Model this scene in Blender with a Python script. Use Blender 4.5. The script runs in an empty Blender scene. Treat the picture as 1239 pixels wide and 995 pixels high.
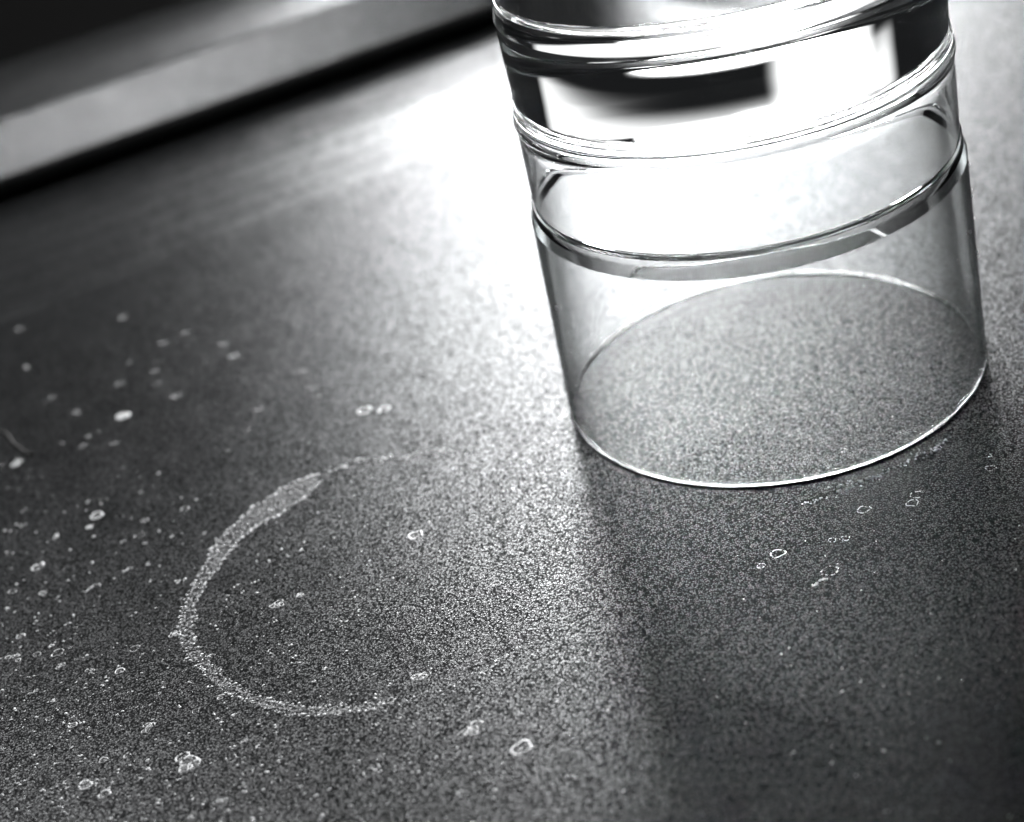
import bpy, bmesh, math, random
from mathutils import Vector, Matrix
random.seed(7)
sc = bpy.context.scene
C = sc.collection
R = math.radians
S = 0.04                                   # the glass has a rim radius of 4 cm; all figures below are in rim radii

# ------------------------------------------------------------------ camera
CAM_H, PITCH, ROLL, FPX = 4.11, 0.537, 0.244, 1971.15      # photograph frame 1239 x 995
cam_d = bpy.data.cameras.new('camera')
cam = bpy.data.objects.new('camera', cam_d); C.objects.link(cam); sc.camera = cam
_F = Vector((0, math.cos(PITCH), -math.sin(PITCH)))
_U = Vector((0, math.sin(PITCH), math.cos(PITCH)))
_R = Vector((1, 0, 0))
_r2 = math.cos(ROLL) * _R - math.sin(ROLL) * _U
_u2 = math.sin(ROLL) * _R + math.cos(ROLL) * _U
cam.matrix_world = Matrix(((_r2.x, _u2.x, -_F.x, 0), (_r2.y, _u2.y, -_F.y, 0),
                           (_r2.z, _u2.z, -_F.z, CAM_H * S), (0, 0, 0, 1)))
cam_d.sensor_width = 36; cam_d.sensor_fit = 'HORIZONTAL'
cam_d.lens = FPX / 1239 * 36
cam_d.clip_start = 0.005; cam_d.clip_end = 50
cam_d.dof.use_dof = True
cam_d.dof.focus_distance = 6.75 * S
cam_d.dof.aperture_fstop = (cam_d.lens / 1000) / (0.118 * S)

# ------------------------------------------------------------------ world and lamps
w = bpy.data.worlds.new('World'); sc.world = w; w.use_nodes = True
w.node_tree.nodes['Background'].inputs[0].default_value = (0.9, 0.95, 1, 1)
w.node_tree.nodes['Background'].inputs[1].default_value = 0.012

GX, GY = 1.271, 6.722                      # centre of the glass on the tabletop

def lamp(name, az, el, dist, width, height, power, target=(GX, GY, 0), col=(1, 1, 1), spread=180, soft=None):
    d = bpy.data.lights.new(name, 'AREA'); o = bpy.data.objects.new(name, d); C.objects.link(o)
    d.shape = 'RECTANGLE'; d.size = width * S; d.size_y = height * S; d.energy = power; d.color = col
    d.spread = R(spread)
    if soft:                               # a diffuser that fades towards its edges; soft = width of the fade (across, up)
        d.use_nodes = True; t_ = d.node_tree; n_ = t_.nodes; em = n_['Emission']
        geo = n_.new('ShaderNodeNewGeometry'); sep = n_.new('ShaderNodeSeparateXYZ'); t_.links.new(geo.outputs['Parametric'], sep.inputs[0])
        fac = []
        for src, wd in ((sep.outputs[0], soft[0]), (sep.outputs[1], soft[1])):
            a_ = n_.new('ShaderNodeMath'); a_.operation = 'PINGPONG'; a_.inputs[1].default_value = .5; t_.links.new(src, a_.inputs[0])
            m_ = n_.new('ShaderNodeMapRange'); m_.interpolation_type = 'SMOOTHSTEP'; m_.inputs[2].default_value = max(wd, 1e-3)
            t_.links.new(a_.outputs[0], m_.inputs[0]); fac.append(m_.outputs[0])
        mu = n_.new('ShaderNodeMath'); mu.operation = 'MULTIPLY'; t_.links.new(fac[0], mu.inputs[0]); t_.links.new(fac[1], mu.inputs[1])
        t_.links.new(mu.outputs[0], em.inputs['Strength'])
    t = Vector(target)
    p = t + dist * Vector((math.sin(R(az)) * math.cos(R(el)), math.cos(R(az)) * math.cos(R(el)), math.sin(R(el))))
    o.location = p * S
    o.rotation_euler = (p - t).to_track_quat('Z', 'Y').to_euler()
    return o
window = lamp('window_light', 16.5, 33.4, 30, 44, 9.8, 3.1, soft=(.08, .16))
window.rotation_euler.rotate_axis('Z', R(1.5))
lamp('left_fill_light', -5.5, 24.5, 30, 11, 8, 4, soft=(.45, .4))  # added fill lamp: brightens left of base reflection and table, no window there
lamp('low_light', 9.5, 19.0, 30, 18, 3.4, 86, soft=(.33, .4))
lamp('streak_light', 3.5, 34, 30, 7.5, 9, 84, soft=(.45, .3))
lamp('side_light', -27, 52, 26, 11, 10, 40, target=(-1.8, 4.6, 0), soft=(.45, .45))
lamp('overhead_light', 140, 76.5, 18, 7.5, 5.5, 2.8, target=(-1.5, 11.7, .3), spread=34, soft=(.48, .3))

vs = sc.view_settings
sc.display_settings.display_device = 'sRGB'
vs.view_transform = 'Standard'; vs.look = 'None'; vs.exposure = 0; vs.gamma = 1; vs.use_curve_mapping = False
cy = sc.cycles
sc.render.engine = 'CYCLES'
cy.max_bounces = 28; cy.transmission_bounces = 28; cy.glossy_bounces = 16; cy.diffuse_bounces = 3; cy.transparent_max_bounces = 16
cy.caustics_reflective = True; cy.caustics_refractive = True; cy.blur_glossy = 0.0
cy.sample_clamp_indirect = 55; cy.use_adaptive_sampling = False
cy.use_denoising = True
try: cy.denoiser = 'OPENIMAGEDENOISE'; cy.denoising_input_passes = 'RGB_ALBEDO_NORMAL'
except Exception: pass

# ------------------------------------------------------------------ helpers
def on_table(px, py, h=0.0):
    """point of the tabletop (rim radii) that the photograph shows at a pixel"""
    x, y = (px - 619.5) / FPX, -(py - 497.5) / FPX
    d = _F + x * _r2 + y * _u2
    t = (h - CAM_H) / d.z
    return Vector((d.x * t, d.y * t, h))

def mesh_obj(name, verts, faces, mat, parent=None, normals=None, smooth=True, loc=None):
    me = bpy.data.meshes.new(name)
    o0 = Vector(loc) if loc is not None else Vector((0, 0, 0))
    me.from_pydata([(Vector(v) - o0) * S for v in verts], [], faces)
    me.materials.append(mat)
    me.polygons.foreach_set('use_smooth', [smooth] * len(me.polygons))
    me.update()
    if normals is not None:
        me.normals_split_custom_set_from_vertices([tuple(n) for n in normals])
    o = bpy.data.objects.new(name, me); C.objects.link(o)
    if loc is not None: o.location = o0 * S
    if parent is not None: o.parent = parent
    return o

def tag(o, label=None, cat=None, group=None, kind=None):
    if label: o['label'] = label
    if cat: o['category'] = cat
    if group: o['group'] = group
    if kind: o['kind'] = kind
    return o

class Nodes:
    def __init__(s, name):
        s.m = bpy.data.materials.new(name); s.m.use_nodes = True
        s.t = s.m.node_tree; s.t.nodes.clear()
    def n(s, kind, **kw):
        nd = s.t.nodes.new(kind)
        for k, v in kw.items():
            if k.startswith('i_'):
                key = k[2:].replace('_', ' ')
                (nd.inputs[int(key)] if key.isdigit() else nd.inputs[key]).default_value = v
            else: setattr(nd, k, v)
        return nd
    def l(s, a, b): s.t.links.new(a, b)

# ------------------------------------------------------------------ materials
def grained(name, base, rough, bump, scale=1.0, ior=1.45):
    N = Nodes(name)
    co = N.n('ShaderNodeTexCoord')
    v = N.n('ShaderNodeTexVoronoi', feature='SMOOTH_F1', i_Scale=2300 * scale, i_Smoothness=0.6, i_Randomness=1.0)
    n1 = N.n('ShaderNodeTexNoise', i_Scale=3600 * scale, i_Detail=3.0, i_Roughness=0.6)
    n2 = N.n('ShaderNodeTexNoise', i_Scale=90.0, i_Detail=3.0)
    N.l(co.outputs['Object'], v.inputs['Vector']); N.l(co.outputs['Object'], n1.inputs['Vector']); N.l(co.outputs['Object'], n2.inputs['Vector'])
    inv = N.n('ShaderNodeMath', operation='MULTIPLY_ADD'); inv.inputs[1].default_value = -0.8; inv.inputs[2].default_value = 0.8
    N.l(v.outputs['Distance'], inv.inputs[0])
    ad = N.n('ShaderNodeMath', operation='MULTIPLY_ADD'); ad.inputs[1].default_value = 0.9
    N.l(n1.outputs['Fac'], ad.inputs[0]); N.l(inv.outputs[0], ad.inputs[2])
    bp = N.n('ShaderNodeBump', i_Strength=1.0, i_Distance=bump)
    N.l(ad.outputs[0], bp.inputs['Height'])
    o = N.n('ShaderNodeOutputMaterial')
    g = N.n('ShaderNodeBsdfGlossy', distribution='BECKMANN'); g.inputs['Color'].default_value = (.97, .985, 1, 1)
    mr = N.n('ShaderNodeMapRange'); mr.inputs[1].default_value = .3; mr.inputs[2].default_value = .7
    mr.inputs[3].default_value = rough - .02; mr.inputs[4].default_value = rough + .02
    N.l(n2.outputs['Fac'], mr.inputs[0]); N.l(mr.outputs[0], g.inputs['Roughness']); N.l(bp.outputs[0], g.inputs['Normal'])
    # shiny flecks of uneven strength in a matt binder
    n3 = N.n('ShaderNodeTexVoronoi', feature='F1', i_Scale=3100.0 * scale, i_Randomness=.85); N.l(co.outputs['Object'], n3.inputs['Vector'])
    fl = N.n('ShaderNodeMapRange', interpolation_type='SMOOTHSTEP'); fl.inputs[1].default_value = .68; fl.inputs[2].default_value = .16
    fl.inputs[3].default_value = .05; fl.inputs[4].default_value = 1.0
    N.l(n3.outputs['Distance'], fl.inputs[0])
    sp_ = N.n('ShaderNodeSeparateColor'); N.l(n3.outputs['Color'], sp_.inputs[0])
    st = N.n('ShaderNodeMapRange'); st.inputs[3].default_value = .25; st.inputs[4].default_value = 1.0; N.l(sp_.outputs[0], st.inputs[0])
    m1 = N.n('ShaderNodeMath', operation='MULTIPLY'); N.l(fl.outputs[0], m1.inputs[0]); N.l(st.outputs[0], m1.inputs[1])
    fr = N.n('ShaderNodeFresnel', i_IOR=ior); N.l(bp.outputs[0], fr.inputs['Normal'])
    m2 = N.n('ShaderNodeMath', operation='MULTIPLY', use_clamp=True); N.l(m1.outputs[0], m2.inputs[0]); N.l(fr.outputs[0], m2.inputs[1])
    df = N.n('ShaderNodeBsdfDiffuse'); df.inputs['Color'].default_value = (*base, 1)
    mx = N.n('ShaderNodeMixShader'); N.l(m2.outputs[0], mx.inputs[0]); N.l(df.outputs[0], mx.inputs[1]); N.l(g.outputs[0], mx.inputs[2])
    N.l(mx.outputs[0], o.inputs[0])
    return N.m
M_table = grained('black_grained_laminate', (.0025, .0026, .0027), .36, .00003)
M_ledge = grained('dark_grained_ledge', (.004, .0041, .0042), .36, .00005)

def glass_material():
    N = Nodes('clear_glass')
    g = N.n('ShaderNodeBsdfGlass', i_IOR=1.51, i_Roughness=0.0); g.inputs['Color'].default_value = (.985, .99, .99, 1)
    o = N.n('ShaderNodeOutputMaterial'); N.l(g.outputs[0], o.inputs[0]); return N.m
M_glass = glass_material()

def residue(name, thresh, density):
    """dried limescale: whitish, broken up at the size of the table grain"""
    N = Nodes(name)
    co = N.n('ShaderNodeTexCoord'); ge = N.n('ShaderNodeNewGeometry')
    n1 = N.n('ShaderNodeTexNoise', i_Scale=1900.0, i_Detail=2.0)
    N.l(ge.outputs['Position'], n1.inputs['Vector'])
    mr = N.n('ShaderNodeMapRange'); mr.inputs[1].default_value = thresh - .06; mr.inputs[2].default_value = thresh + .06
    mr.inputs[3].default_value = 0.0; mr.inputs[4].default_value = density
    N.l(n1.outputs['Fac'], mr.inputs[0])
    p = N.n('ShaderNodeBsdfPrincipled'); p.inputs['Base Color'].default_value = (.23, .235, .24, 1); p.inputs['Roughness'].default_value = .5
    t = N.n('ShaderNodeBsdfTransparent'); mx = N.n('ShaderNodeMixShader'); o = N.n('ShaderNodeOutputMaterial')
    N.l(mr.outputs[0], mx.inputs[0]); N.l(t.outputs[0], mx.inputs[1]); N.l(p.outputs[0], mx.inputs[2]); N.l(mx.outputs[0], o.inputs[0])
    return N.m
M_film = residue('limescale_film', .56, .42)
M_faint = residue('limescale_haze', .54, .4)
M_bead = residue('limescale_bead', .43, 1.0)
N = Nodes('black_hair'); p = N.n('ShaderNodeBsdfPrincipled', i_Roughness=.7, i_Specular_IOR_Level=.1); p.inputs['Base Color'].default_value = (.004, .004, .004, 1)
o = N.n('ShaderNodeOutputMaterial'); N.l(p.outputs[0], o.inputs[0]); M_hair = N.m
N = Nodes('dark_wall'); p = N.n('ShaderNodeBsdfPrincipled', i_Roughness=.9, i_Specular_IOR_Level=.1)
nz = N.n('ShaderNodeTexNoise', i_Scale=6.0, i_Detail=4.0); rp = N.n('ShaderNodeMapRange'); rp.inputs[3].default_value = .003; rp.inputs[4].default_value = .006
N.l(nz.outputs['Fac'], rp.inputs[0]); N.l(rp.outputs[0], p.inputs['Base Color'])
o = N.n('ShaderNodeOutputMaterial'); N.l(p.outputs[0], o.inputs[0]); M_wall = N.m

# ------------------------------------------------------------------ the tabletop, its back strip and ledge
ANG = R(17.45)                                    # the back edge runs away to the right at this angle
ex = Vector((math.cos(ANG), math.sin(ANG), 0)); ey = Vector((-math.sin(ANG), math.cos(ANG), 0))
B0 = Vector((-3.266, 11.299, 0))                  # a point on the foot of the ledge
FOLD = (Vector((-1.668, 9.913, 0)) - B0).dot(ey)  # crease between the top and its back strip, in front of the ledge
def loft(name, profile, x0, x1, mat, origin, parent=None, smooth=True, nx=1):
    """extrude a (depth, height) profile along the back edge"""
    vs_, fs = [], []; n = len(profile)
    for i in range(nx + 1):
        x = x0 + (x1 - x0) * i / nx
        vs_ += [origin + ex * x + ey * d + Vector((0, 0, h)) for d, h in profile]
    for i in range(nx):
        for k in range(n - 1):
            fs.append((i * n + k, i * n + k + 1, (i + 1) * n + k + 1, (i + 1) * n + k))
    return mesh_obj(name, vs_, [f[::-1] for f in fs], mat, parent, smooth=smooth)
top = loft('tabletop', [(-40, 0), (FOLD - .016, 0), (FOLD - .004, -.0025)], -40, 50, M_table, B0, smooth=False)
tag(top, 'black fine-grained tabletop, shiny where the light falls on it', kind='structure')
strip = loft('back_strip', [(FOLD - .004, -.0025), (FOLD + .008, -.0005), (1.2, .09)], -40, 50, M_table, B0, parent=top, smooth=False)

def arc(cx, cz, r, a0, a1, n):
    return [(cx + r * math.cos(R(a0 + (a1 - a0) * i / n)), cz + r * math.sin(R(a0 + (a1 - a0) * i / n))) for i in range(n + 1)]
# cross-section (depth, height): foot recess, lower roll, sloping front, top roll, top, back
prof = [(.32, -.02), (.30, .05)] + arc(.17, .20, .09, 270, 133, 12)
prof += [(.17 + .4 * f * math.sin(R(47)) - .09 * math.sin(R(43)), .20 + .4 * f * math.cos(R(47)) + .09 * math.cos(R(43))) for f in (.05, .3, .7, .95)]
prof += arc(.4625, .473, .09, 133, 82, 8) + [(.6, .578), (1.6, .62), (1.75, .60), (1.8, -.02)]
ledge = loft('ledge', prof, -40, 50, M_ledge, B0)
tag(ledge, 'dark grained raised ledge with a rounded front edge along the back of the tabletop', 'ledge')
wall = loft('back_wall', [(2.2, -2), (2.2, 1.2)], -60, 60, M_wall, B0, smooth=False)
tag(wall, 'unlit dark wall behind the ledge', 'wall')

# ------------------------------------------------------------------ the upturned glass
def glass():
    root = bpy.data.objects.new('drinking_glass', None); C.objects.link(root); root.location = Vector((GX, GY, 0)) * S
    tag(root, 'clear tumbler standing upside down on its rim with stepped rings and a thick base', 'glass')
    P = []          # profile points (r, h, sharp, part)
    def add(pts, part, sharp_first=False):
        for i, (r, h) in enumerate(pts): P.append([r, h, sharp_first and i == 0, part])
    def seg(a, b, n): return [(a[0] + (b[0] - a[0]) * i / n, a[1] + (b[1] - a[1]) * i / n) for i in range(n)]
    t = .034
    z0 = .0025
    # outside, from the lip up
    add([(.974, z0), (.983, z0)], 'rim')
    add(arc(.990, .010 + z0, .010, 270, 360, 6), 'rim', True)
    add(seg((1.0, .03), (.978, 1.02), 10), 'wall')
    add(seg((.978, 1.02), (.958, 1.095), 6), 'ring', True)
    add(arc(.955, 1.100, .006, 0, 90, 4), 'ring')
    add(arc(.955, 1.118, .012, 270, 180, 5), 'ring', True)
    add(seg((.9535, 1.13), (.9535, 1.52), 8), 'wall_upper', True)
    add(seg((.962, 1.512), (.946, 1.585), 6), 'ring_upper', True)
    add(arc(.943, 1.590, .006, 0, 90, 4), 'ring_upper')
    add(arc(.943, 1.610, .014, 270, 180, 5), 'ring_upper', True)
    add(seg((.942, 1.622), (.946, 1.80), 6), 'base', True)
    add(seg((.946, 1.80), (.946, 1.98), 6), 'base')
    add(seg((.950, 1.975), (.934, 2.05), 6), 'ring_base', True)
    add(arc(.932, 2.055, .006, 0, 90, 4), 'ring_base')
    add(arc(.932, 2.077, .016, 270, 180, 5), 'ring_base', True)
    add(seg((.931, 2.091), (.925, 2.34), 8), 'base', True)
    add(arc(.845, 2.36, .08, 0, 90, 12), 'base')
    add([(.845 - .05 * i, 2.44) for i in range(1, 4)], 'base')
    add([(.68 * (1 - i / 14), 2.44 - .05 * math.sin(i / 14 * math.pi / 2)) for i in range(1, 15)], 'base')
    nb = len(P)
    # inside, from the middle of the floor down to the lip
    P.append([0, 1.565, False, 'floor'])
    add([(.86 * i / 14, 1.565 - .008 * (i / 14) ** 2) for i in range(1, 14)], 'floor')
    add(arc(.855, 1.50, .057, 90, 0, 10), 'floor')
    rin = lambda h: .912 + (.966 - .912) * (1.50 - h) / 1.48
    add([(rin(h), h) for h in [1.49 - (1.49 - 1.107) * i / 8 for i in range(1, 9)]], 'inner_upper')
    add([(rin(h), h) for h in [1.107 - (1.107 - .03) * i / 12 for i in range(1, 13)]], 'inner_wall')
    add(arc(.974, .008 + z0, .008, 180, 270, 6), 'rim_in')
    n = len(P)
    # analytic normals of the profile
    def segn(a, b):
        d = (b[0] - a[0], b[1] - a[1]); L = math.hypot(*d) or 1
        return (d[1] / L, -d[0] / L), L
    SEG = 256
    groups = {}
    for i in range(n - 1):
        if i == nb - 1: continue
        part = P[i + 1][3] if P[i + 1][3] == P[i][3] else P[i][3]
        groups.setdefault({'wall': 'wall', 'inner_wall': 'wall', 'wall_upper': 'upper_wall', 'inner_upper': 'upper_wall', 'ring': 'ring', 'ring_upper': 'ring.upper', 'ring_base': 'ring.base',
                           'rim': 'rim', 'rim_in': 'rim', 'base': 'base', 'floor': 'base'}[part], []).append(i)
    def normal(i, side):
        # normal at profile point i for the segment before (side -1) or after (side +1)
        ok = lambda j: 0 <= j < n - 1 and j != nb - 1
        nn = []
        if ok(i - 1): nn.append((segn(P[i - 1], P[i]), -1))
        if ok(i): nn.append((segn(P[i], P[i + 1]), 1))
        if len(nn) == 2 and not P[i][2]:
            d = nn[0][0][0][0] * nn[1][0][0][0] + nn[0][0][0][1] * nn[1][0][0][1]
            if d > .8:
                x = nn[0][0][0][0] + nn[1][0][0][0]; y = nn[0][0][0][1] + nn[1][0][0][1]; L = math.hypot(x, y)
                return (x / L, y / L)
        for q, s_ in nn:
            if s_ == side: return q[0]
        return nn[0][0][0]
    for g, segs in groups.items():
        vs_, ns, fs = [], [], []
        for i in segs:
            for k in (i, i + 1):
                nr, nz_ = normal(k, 1 if k == i else -1)
                for j in range(SEG):
                    a = 2 * math.pi * j / SEG
                    vs_.append((P[k][0] * math.cos(a), P[k][0] * math.sin(a), P[k][1]))
                    ns.append((nr * math.cos(a), nr * math.sin(a), nz_))
            b = len(vs_) - 2 * SEG
            for j in range(SEG):
                j2 = (j + 1) % SEG
                if P[i][0] < 1e-6: fs.append((b + j, b + SEG + j2, b + SEG + j))
                elif P[i + 1][0] < 1e-6: fs.append((b + j, b + j2, b + SEG + j))
                else: fs.append((b + j, b + j2, b + SEG + j2, b + SEG + j))
        o = mesh_obj(g.split('.')[0], vs_, fs, M_glass, root, normals=ns)
    dv, df = [], []
    for th, h in ((-16, .93), (-19, .80), (-14.5, .79), (-15.5, .66), (-22, .55), (-30, .72), (-17, .48), (-168, .7)):
        r = 1.0 - .0215 * h; a = R(th); c = Vector((r * math.cos(a), r * math.sin(a), h)); b = len(dv); q = random.uniform(.005, .009)
        nx_ = Vector((math.cos(a), math.sin(a), 0)); tx = Vector((-math.sin(a), math.cos(a), 0))
        for rr, up in ((1, 0.0), (.7, .45)):
            for j in range(8):
                w_ = 2 * math.pi * j / 8
                dv.append(tuple(c + nx_ * (.0008 + q * up) + tx * (q * rr * math.cos(w_)) + Vector((0, 0, q * rr * 1.2 * math.sin(w_)))))
        dv.append(tuple(c + nx_ * (.0008 + q * .6)))
        for j in range(8):
            j2 = (j + 1) % 8
            df += [(b + j, b + j2, b + 8 + j2, b + 8 + j), (b + 8 + j, b + 8 + j2, b + 16)]
    o = mesh_obj('droplets', dv, df, M_bead, root); o['kind'] = 'stuff'
    return root
glass()

# ------------------------------------------------------------------ dried water: the ring, the spots, the specks
def ribbon(outer, inner, name, z, mat, parent=None):
    n = len(outer)
    return mesh_obj(name, [(p.x, p.y, z) for p in outer + inner], [(i, i + 1, n + i + 1, n + i) for i in range(n - 1)], mat, parent)
def resample(pts, n, jit=0):
    L = [0]
    for a, b in zip(pts, pts[1:]): L.append(L[-1] + (b - a).length)
    out = []; k = 0
    for i in range(n):
        s_ = L[-1] * i / (n - 1)
        while k < len(L) - 2 and L[k + 1] < s_: k += 1
        f = (s_ - L[k]) / max(1e-9, L[k + 1] - L[k])
        p = pts[k].lerp(pts[k + 1], f)
        out.append(p + Vector((random.uniform(-jit, jit), random.uniform(-jit, jit), 0)))
    return out
def beads(pts_r, name, parent, mat):
    """low domes, joined: far too small to pick apart"""
    vs_, fs = [], []
    for p, r in pts_r:
        b = len(vs_); m = 7
        el = random.uniform(.8, 1.3); a0 = random.random() * 6
        for ring, (rr, hh) in enumerate(((1, 0), (.75, .32))):
            for j in range(m):
                a = a0 + 2 * math.pi * j / m
                vs_.append((p.x + r * rr * math.cos(a) * el, p.y + r * rr * math.sin(a) / el, .0015 + r * hh))
        vs_.append((p.x, p.y, .0015 + r * .45))
        for j in range(m):
            j2 = (j + 1) % m
            fs += [(b + j, b + j2, b + m + j2, b + m + j), (b + m + j, b + m + j2, b + 2 * m)]
    o = mesh_obj(name, vs_, fs, mat, parent)
    o['kind'] = 'stuff'; return o

OUT = [(690,100),(645,112),(600,130),(560,150),(520,180),(465,210),(435,240),(370,300),(330,345),(300,395),(260,470),(232,520),(215,560),(200,600),(193,640),(200,700),(222,735),(250,765),(310,830),(350,865),(400,890),(500,928),(600,948),(700,957),(800,945),(900,928),(955,912)]
INN = [(695,128),(680,140),(635,188),(600,205),(545,245),(500,265),(480,278),(420,325),(385,360),(350,405),(318,450),(290,500),(275,540),(262,580),(260,640),(270,700),(310,760),(360,815),(420,855),(500,890),(600,910),(700,918),(800,918),(880,908),(958,900)]
cv = lambda q: on_table(q[0] / 2.927 + 150, q[1] / 2.927 + 540)
ring = bpy.data.objects.new('water_ring', None); C.objects.link(ring); ring.location = Vector((-.696, 5.89, 0)) * S
tag(ring, 'pale broken ring of dried water on the tabletop left of the tumbler', 'water stain')
def under(o, root):
    o.parent = root; o.matrix_parent_inverse = Matrix.Translation(-root.location); return o
po, pi_ = resample([cv(q) for q in OUT], 220, .004), resample([cv(q) for q in INN], 220, .004)
pi_ = [a.lerp(b, .8 if i > 70 else 1) for i, (a, b) in enumerate(zip(po, pi_))]
under(ribbon(po, pi_, 'film', .0015, M_film), ring)
bl = []
for side in (po, pi_):
    for i, p in enumerate(side):
        for k in range(2):
            q = p + Vector((random.gauss(0, .006), random.gauss(0, .006), 0))
            r = random.choice([.003, .004, .005, .007])
            if i < 60 and random.random() < .3: r *= 1.6
            if random.random() < (.75 if i < 70 else .5): bl.append((q, r))
under(beads(bl, 'edge_crust', None, M_bead), ring)


# fragments of the far side of the ring, almost wiped away
fr = []
for a, b, n in (((575, 818), (662, 768), 90), ((392, 568), (470, 552), 50), ((470, 552), (570, 545), 40), ((480, 850), (560, 832), 26), ((640, 765), (668, 720), 20)):
    for i in range(n):
        f = random.random()
        q = on_table(a[0] + (b[0] - a[0]) * f + random.gauss(0, 2.0), a[1] + (b[1] - a[1]) * f + 3 * math.sin(f * 9) + random.gauss(0, 1.6))
        fr.append((q, random.choice([.003, .004, .005, .007])))
under(beads(fr, 'crust_fragments', None, M_bead), ring)

def blob_outline(p, w_, wob, n=22, el=.62):
    """irregular closed outline about p; w_ = half width"""
    ph = [random.random() * 6.28 for _ in range(3)]; am = [random.uniform(.3, 1) * wob for _ in range(3)]
    rot = random.uniform(-.4, .4) + .25
    out = []
    for j in range(n):
        a = 2 * math.pi * j / n
        r = w_ * (1 + sum(am[k] * math.sin((k + 2) * a + ph[k]) for k in range(3)))
        x, y = r * math.cos(a), r * el * math.sin(a) * 1.35
        out.append(Vector((p.x + x * math.cos(rot) - y * math.sin(rot), p.y + x * math.sin(rot) + y * math.cos(rot), 0)))
    return out

def spot(px, py, wpx, kind, label=None, group=None):
    """dried water spot: a whitish crust with a thicker rim, or the rim alone"""
    p = on_table(px, py); dist = (p - Vector((0, 0, CAM_H))).length
    hw = wpx / 2 * dist / FPX
    vs_, fs, mi = [], [], []
    lobes = [(p, hw)]
    if kind == 'c': lobes = [(p + Vector((random.gauss(0, hw * .45), random.gauss(0, hw * .45), 0)), hw * random.uniform(.4, .65)) for _ in range(4)]
    if kind == 'curl':
        line = [on_table(px + wpx * (f - .5) + random.gauss(0, .5), py - wpx * .35 * (f - .5) + wpx * .11 * math.sin(f * 6.2 + .6) + random.gauss(0, .5)) for f in [i / 18 for i in range(19)]]
    for c, h in ([] if kind == 'curl' else lobes):
        o_ = blob_outline(c, h, .10 if kind != 'c' else .16)
        n = len(o_)
        rimw = {'c': .30, 'f': .30, 'o': .20, 'd': .19}[kind]
        gap = [kind == 'd' and random.random() < .4 for _ in range(n)]
        if kind == 'o':
            g0 = random.randrange(n); gap[g0] = True
        b = len(vs_)
        for k, (rr, hh) in enumerate(((1 + rimw / 2, .0008), (1, .0035), (1 - rimw / 2, .0012))):
            vs_ += [(c.x + (q.x - c.x) * rr, c.y + (q.y - c.y) * rr, hh * random.uniform(.8, 1.2)) for q in o_]
        for j in range(n):
            j2 = (j + 1) % n
            if gap[j]: continue
            for k in (0, 1):
                fs.append((b + k * n + j, b + k * n + j2, b + (k + 1) * n + j2, b + (k + 1) * n + j)); mi.append(0)
        if kind in 'cf':
            vs_.append((c.x, c.y, .0015)); m = len(vs_) - 1
            for j in range(n):
                fs.append((b + 2 * n + j, b + 2 * n + (j + 1) % n, m)); mi.append(1)
    if kind == 'curl':
        for i, q in enumerate(line):
            t_ = (line[min(i + 1, 18)] - line[max(i - 1, 0)]).normalized(); nn = Vector((-t_.y, t_.x, 0)) * .0045 * random.uniform(.4, 1.5)
            vs_ += [tuple(q + nn + Vector((0, 0, .0008))), tuple(q + Vector((0, 0, .005))), tuple(q - nn + Vector((0, 0, .0008)))]
        for i in range(18):
            for k in (0, 1): fs.append((3 * i + k, 3 * i + k + 1, 3 * i + k + 4, 3 * i + k + 3)); mi.append(0)
    o = mesh_obj('water_spot', vs_, fs, M_faint if group and 'upper left' in group else M_bead, None, loc=p)
    o.data.materials.append(M_film); o.data.polygons.foreach_set('material_index', mi)
    tag(o, label, 'water spot', group)
    return o

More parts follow.
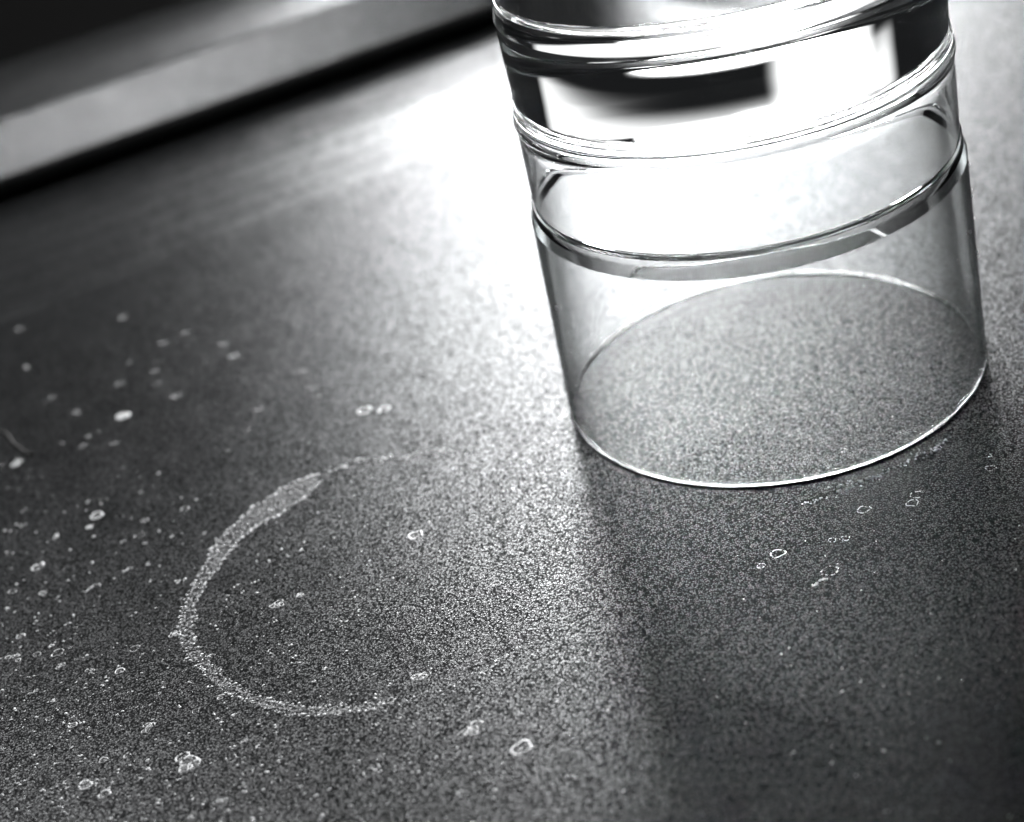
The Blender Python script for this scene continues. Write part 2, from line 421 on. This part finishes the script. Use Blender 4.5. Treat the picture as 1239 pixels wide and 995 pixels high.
ROUND = 'dried water spots on the tabletop'
for px, py, wpx, kind, lab in [
    (148, 506, 20, 'c', 'large crusty water spot alone on the dark upper left of the tabletop'),
    (20, 560, 13, 'c', 'faint water spot just below the end of the black hair'),
    (117, 624, 15, 'f', 'small bright oval water spot left of the upper end of the water ring'),
    (46, 686, 14, 'f', 'solid bright water spot near the left edge, level with the water ring'),
    (112, 711, 22, 'curl', 'squiggly streak of dried water left of the water ring'),
    (25, 770, 10, 'f', 'small solid water spot at the left edge, lower of the bright pair there'),
    (155, 689, 12, 'curl', 'short slanted dash of dried water left of the water ring'),
    (208, 769, 13, 'c', 'white water spot touching the outer left side of the water ring'),
    (267, 844, 9, 'f', 'round water spot touching the underside of the water ring'),
    (237, 861, 9, 'o', 'tiny round outlined water spot below the lower left of the water ring'),
    (163, 785, 12, 'o', 'oval outlined water spot left of the water ring, low down'),
    (334, 733, 16, 'c', 'crusty water spot inside the water ring, left of its centre'),
    (364, 721, 14, 'c', 'faint water spot inside the water ring, just right of the crusty one'),
    (503, 648, 18, 'f', 'pale oval water spot halfway between the water ring and the glass'),
    (527, 670, 12, 'd', 'faint dotted water spot right below the pale oval one'),
    (441, 497, 16, 'f', 'blurred pale water spot in the bright area above the water ring'),
    (465, 495, 13, 'f', 'right-hand one of two blurred water spots above the water ring'),
    (508, 818, 20, 'c', 'crusty water spot to the right of the lower end of the water ring'),
    (440, 820, 11, 'o', 'small outlined water spot inside the water ring near its lower end'),
    (569, 880, 24, 'c', 'broad cluster of dried drops below the lower end of the water ring'),
    (574, 860, 12, 'o', 'outlined water spot on top of the broad cluster of dried drops'),
    (631, 905, 24, 'f', 'largest solid white water spot at the bottom centre'),
    (447, 935, 15, 'o', 'outlined water spot near the bottom edge, left of the broad cluster'),
    (545, 914, 20, 'd', 'dotted oval water spot left of the largest solid white one'),
    (600, 707, 12, 'f', 'faint water spot in the bright streak left of the glass shadow'),
    (665, 756, 10, 'o', 'tiny bright curl of dried water at the edge of the glass shadow'),
    (222, 922, 32, 'c', 'widest smear of dried water at the lower left'),
    (103, 950, 16, 'f', 'solid water spot in the bottom left corner'),
    (126, 961, 14, 'f', 'lower of two neighbouring water spots in the bottom left corner'),
    (268, 972, 15, 'c', 'crusty water spot at the bottom edge below the widest smear'),
    (1045, 617, 15, 'o', 'bright outlined oval water spot below the front right of the glass rim'),
    (1104, 609, 14, 'o', 'cleanest outlined oval water spot in the dark right of the glass'),
    (1109, 599, 15, 'd', 'dotted water spot just above the cleanest outlined oval'),
    (1199, 567, 12, 'd', 'dotted water spot farthest right, in the dark beside the glass'),
    (1196, 552, 7, 'f', 'tiny dash of dried water above the spot farthest right'),
    (941, 670, 17, 'o', 'outlined water spot in the shadow straight below the glass rim'),
    (1007, 654, 9, 'd', 'small dotted water spot, left one of a close pair in the glass shadow'),
    (1022, 652, 11, 'd', 'small dotted water spot, right one of a close pair in the glass shadow'),
    (1004, 691, 20, 'd', 'large dotted ring of dried water in the glass shadow'),
    (992, 704, 20, 'curl', 'wavy white streak of dried water under the large dotted ring'),
    (921, 685, 10, 'd', 'faint half circle of dried water in the glass shadow, leftmost of its spots'),
    (1107, 547, 11, 'd', 'dotted water spot hard against the right front of the glass rim'),
    (1019, 543, 9, 'd', 'faint ring-shaped water spot seen inside the glass rim'),
]: spot(px, py, wpx, kind, lab, ROUND)
for px, py, wpx in [(144,465,11),(197,415,11),(214,479,14),(224,403,10),(271,416,12),(284,431,11),(366,450,10),(373,471,10),(312,496,13),(300,521,9),
                    (149,384,10),(191,464,8),(187,449,9),(64,481,9),(93,499,11),(139,536,9),(23,398,9),(100,540,8),(75,537,7)]:
    spot(px, py, wpx, 'f', 'small blurred pale water speck on the dark upper left of the tabletop', 'blurred specks on the dark upper left')
for px, py, wpx in [(68,650,9),(108,638,10),(169,648,12),(224,616,10),(175,630,8),(28,636,7),(15,716,9),(52,718,8),(70,790,14),(72,807,11),(145,812,11),(110,812,9),(88,878,10),
                    (180,881,14),(154,915,9),(125,920,10),(370,915,13),(300,935,12),(280,918,14),(335,945,12),(365,936,10),(297,898,9),(20,795,12),(45,792,9),(60,870,9),(40,838,8)]:
    spot(px, py, wpx, random.choice('fcdo'), 'small whitish dried drop among the many on the lower left of the tabletop', 'dried drops on the lower left')

def scatter(n, box, sizes, dens=None):
    out = []
    while len(out) < n:
        x, y = random.uniform(box[0], box[2]), random.uniform(box[1], box[3])
        if dens and random.random() > dens(x, y): continue
        p = on_table(x, y); d = (p - Vector((0, 0, CAM_H))).length
        r = random.choice(sizes) / 2 * d / FPX
        for k in range(random.choice([1, 1, 2, 3])):
            out.append((p + Vector((random.gauss(0, r), random.gauss(0, r), 0)), r * random.uniform(.6, 1.1)))
    return out
sp = scatter(2600, (0, 560, 700, 1010), [1.2, 1.5, 1.8, 2.2, 3.0, 4.0], lambda x, y: .15 + .85 * max(0, (y - 560) / 440) * (1 - .5 * x / 700))
sp += scatter(50, (0, 400, 420, 600), [1.5, 2, 2.6])
sp += scatter(170, (880, 500, 1260, 860), [.9, 1.2, 1.6])
sp += scatter(90, (680, 800, 1239, 1000), [1.0, 1.4, 2.0])
o = beads(sp, 'water_specks', None, M_bead)
tag(o, 'countless tiny whitish specks of dried water over the tabletop', 'specks', kind='stuff')
tr = []
for row, (a, b) in enumerate((((968, 612), (1115, 552)), ((1010, 590), (1100, 557)), ((1090, 560), (1140, 536)), ((1125, 548), (1148, 530)))):
    for i in range((44, 40, 22, 14)[row]):
        f = random.random()
        q = on_table(a[0] + (b[0] - a[0]) * f + random.gauss(0, 1), a[1] + (b[1] - a[1]) * f - 4 * math.sin(f * 3.14) * -1 + random.gauss(0, 1.6))
        tr.append((q, random.choice([.003, .004, .005, .006, .008])))
o = beads(tr, 'droplet_trail', None, M_bead)
tag(o, 'trail of tiny bright dried droplets curving along the front right of the glass rim', 'droplets', kind='stuff')

# ------------------------------------------------------------------ a black hair at the left edge
hp = [on_table(x, y) for x, y in ((-16, 521), (0, 523), (7, 525), (12, 530), (17, 538), (24, 543), (30, 548), (36, 551), (40, 551))]
hv, hf, hr, m = [], [], .0075, 6
for i, q in enumerate(hp):
    t_ = (hp[min(i + 1, len(hp) - 1)] - hp[max(i - 1, 0)]).normalized(); nn = Vector((-t_.y, t_.x, 0))
    for j in range(m):
        a = 2 * math.pi * j / m
        hv.append(tuple(q + nn * hr * math.cos(a) + Vector((0, 0, hr * 1.05 + hr * math.sin(a)))))
for i in range(len(hp) - 1):
    for j in range(m): hf.append((i * m + j, i * m + (j + 1) % m, (i + 1) * m + (j + 1) % m, (i + 1) * m + j))
tag(mesh_obj('hair', hv, hf, M_hair, loc=hp[3]), 'short curved black hair lying on the tabletop at the left edge', 'hair')
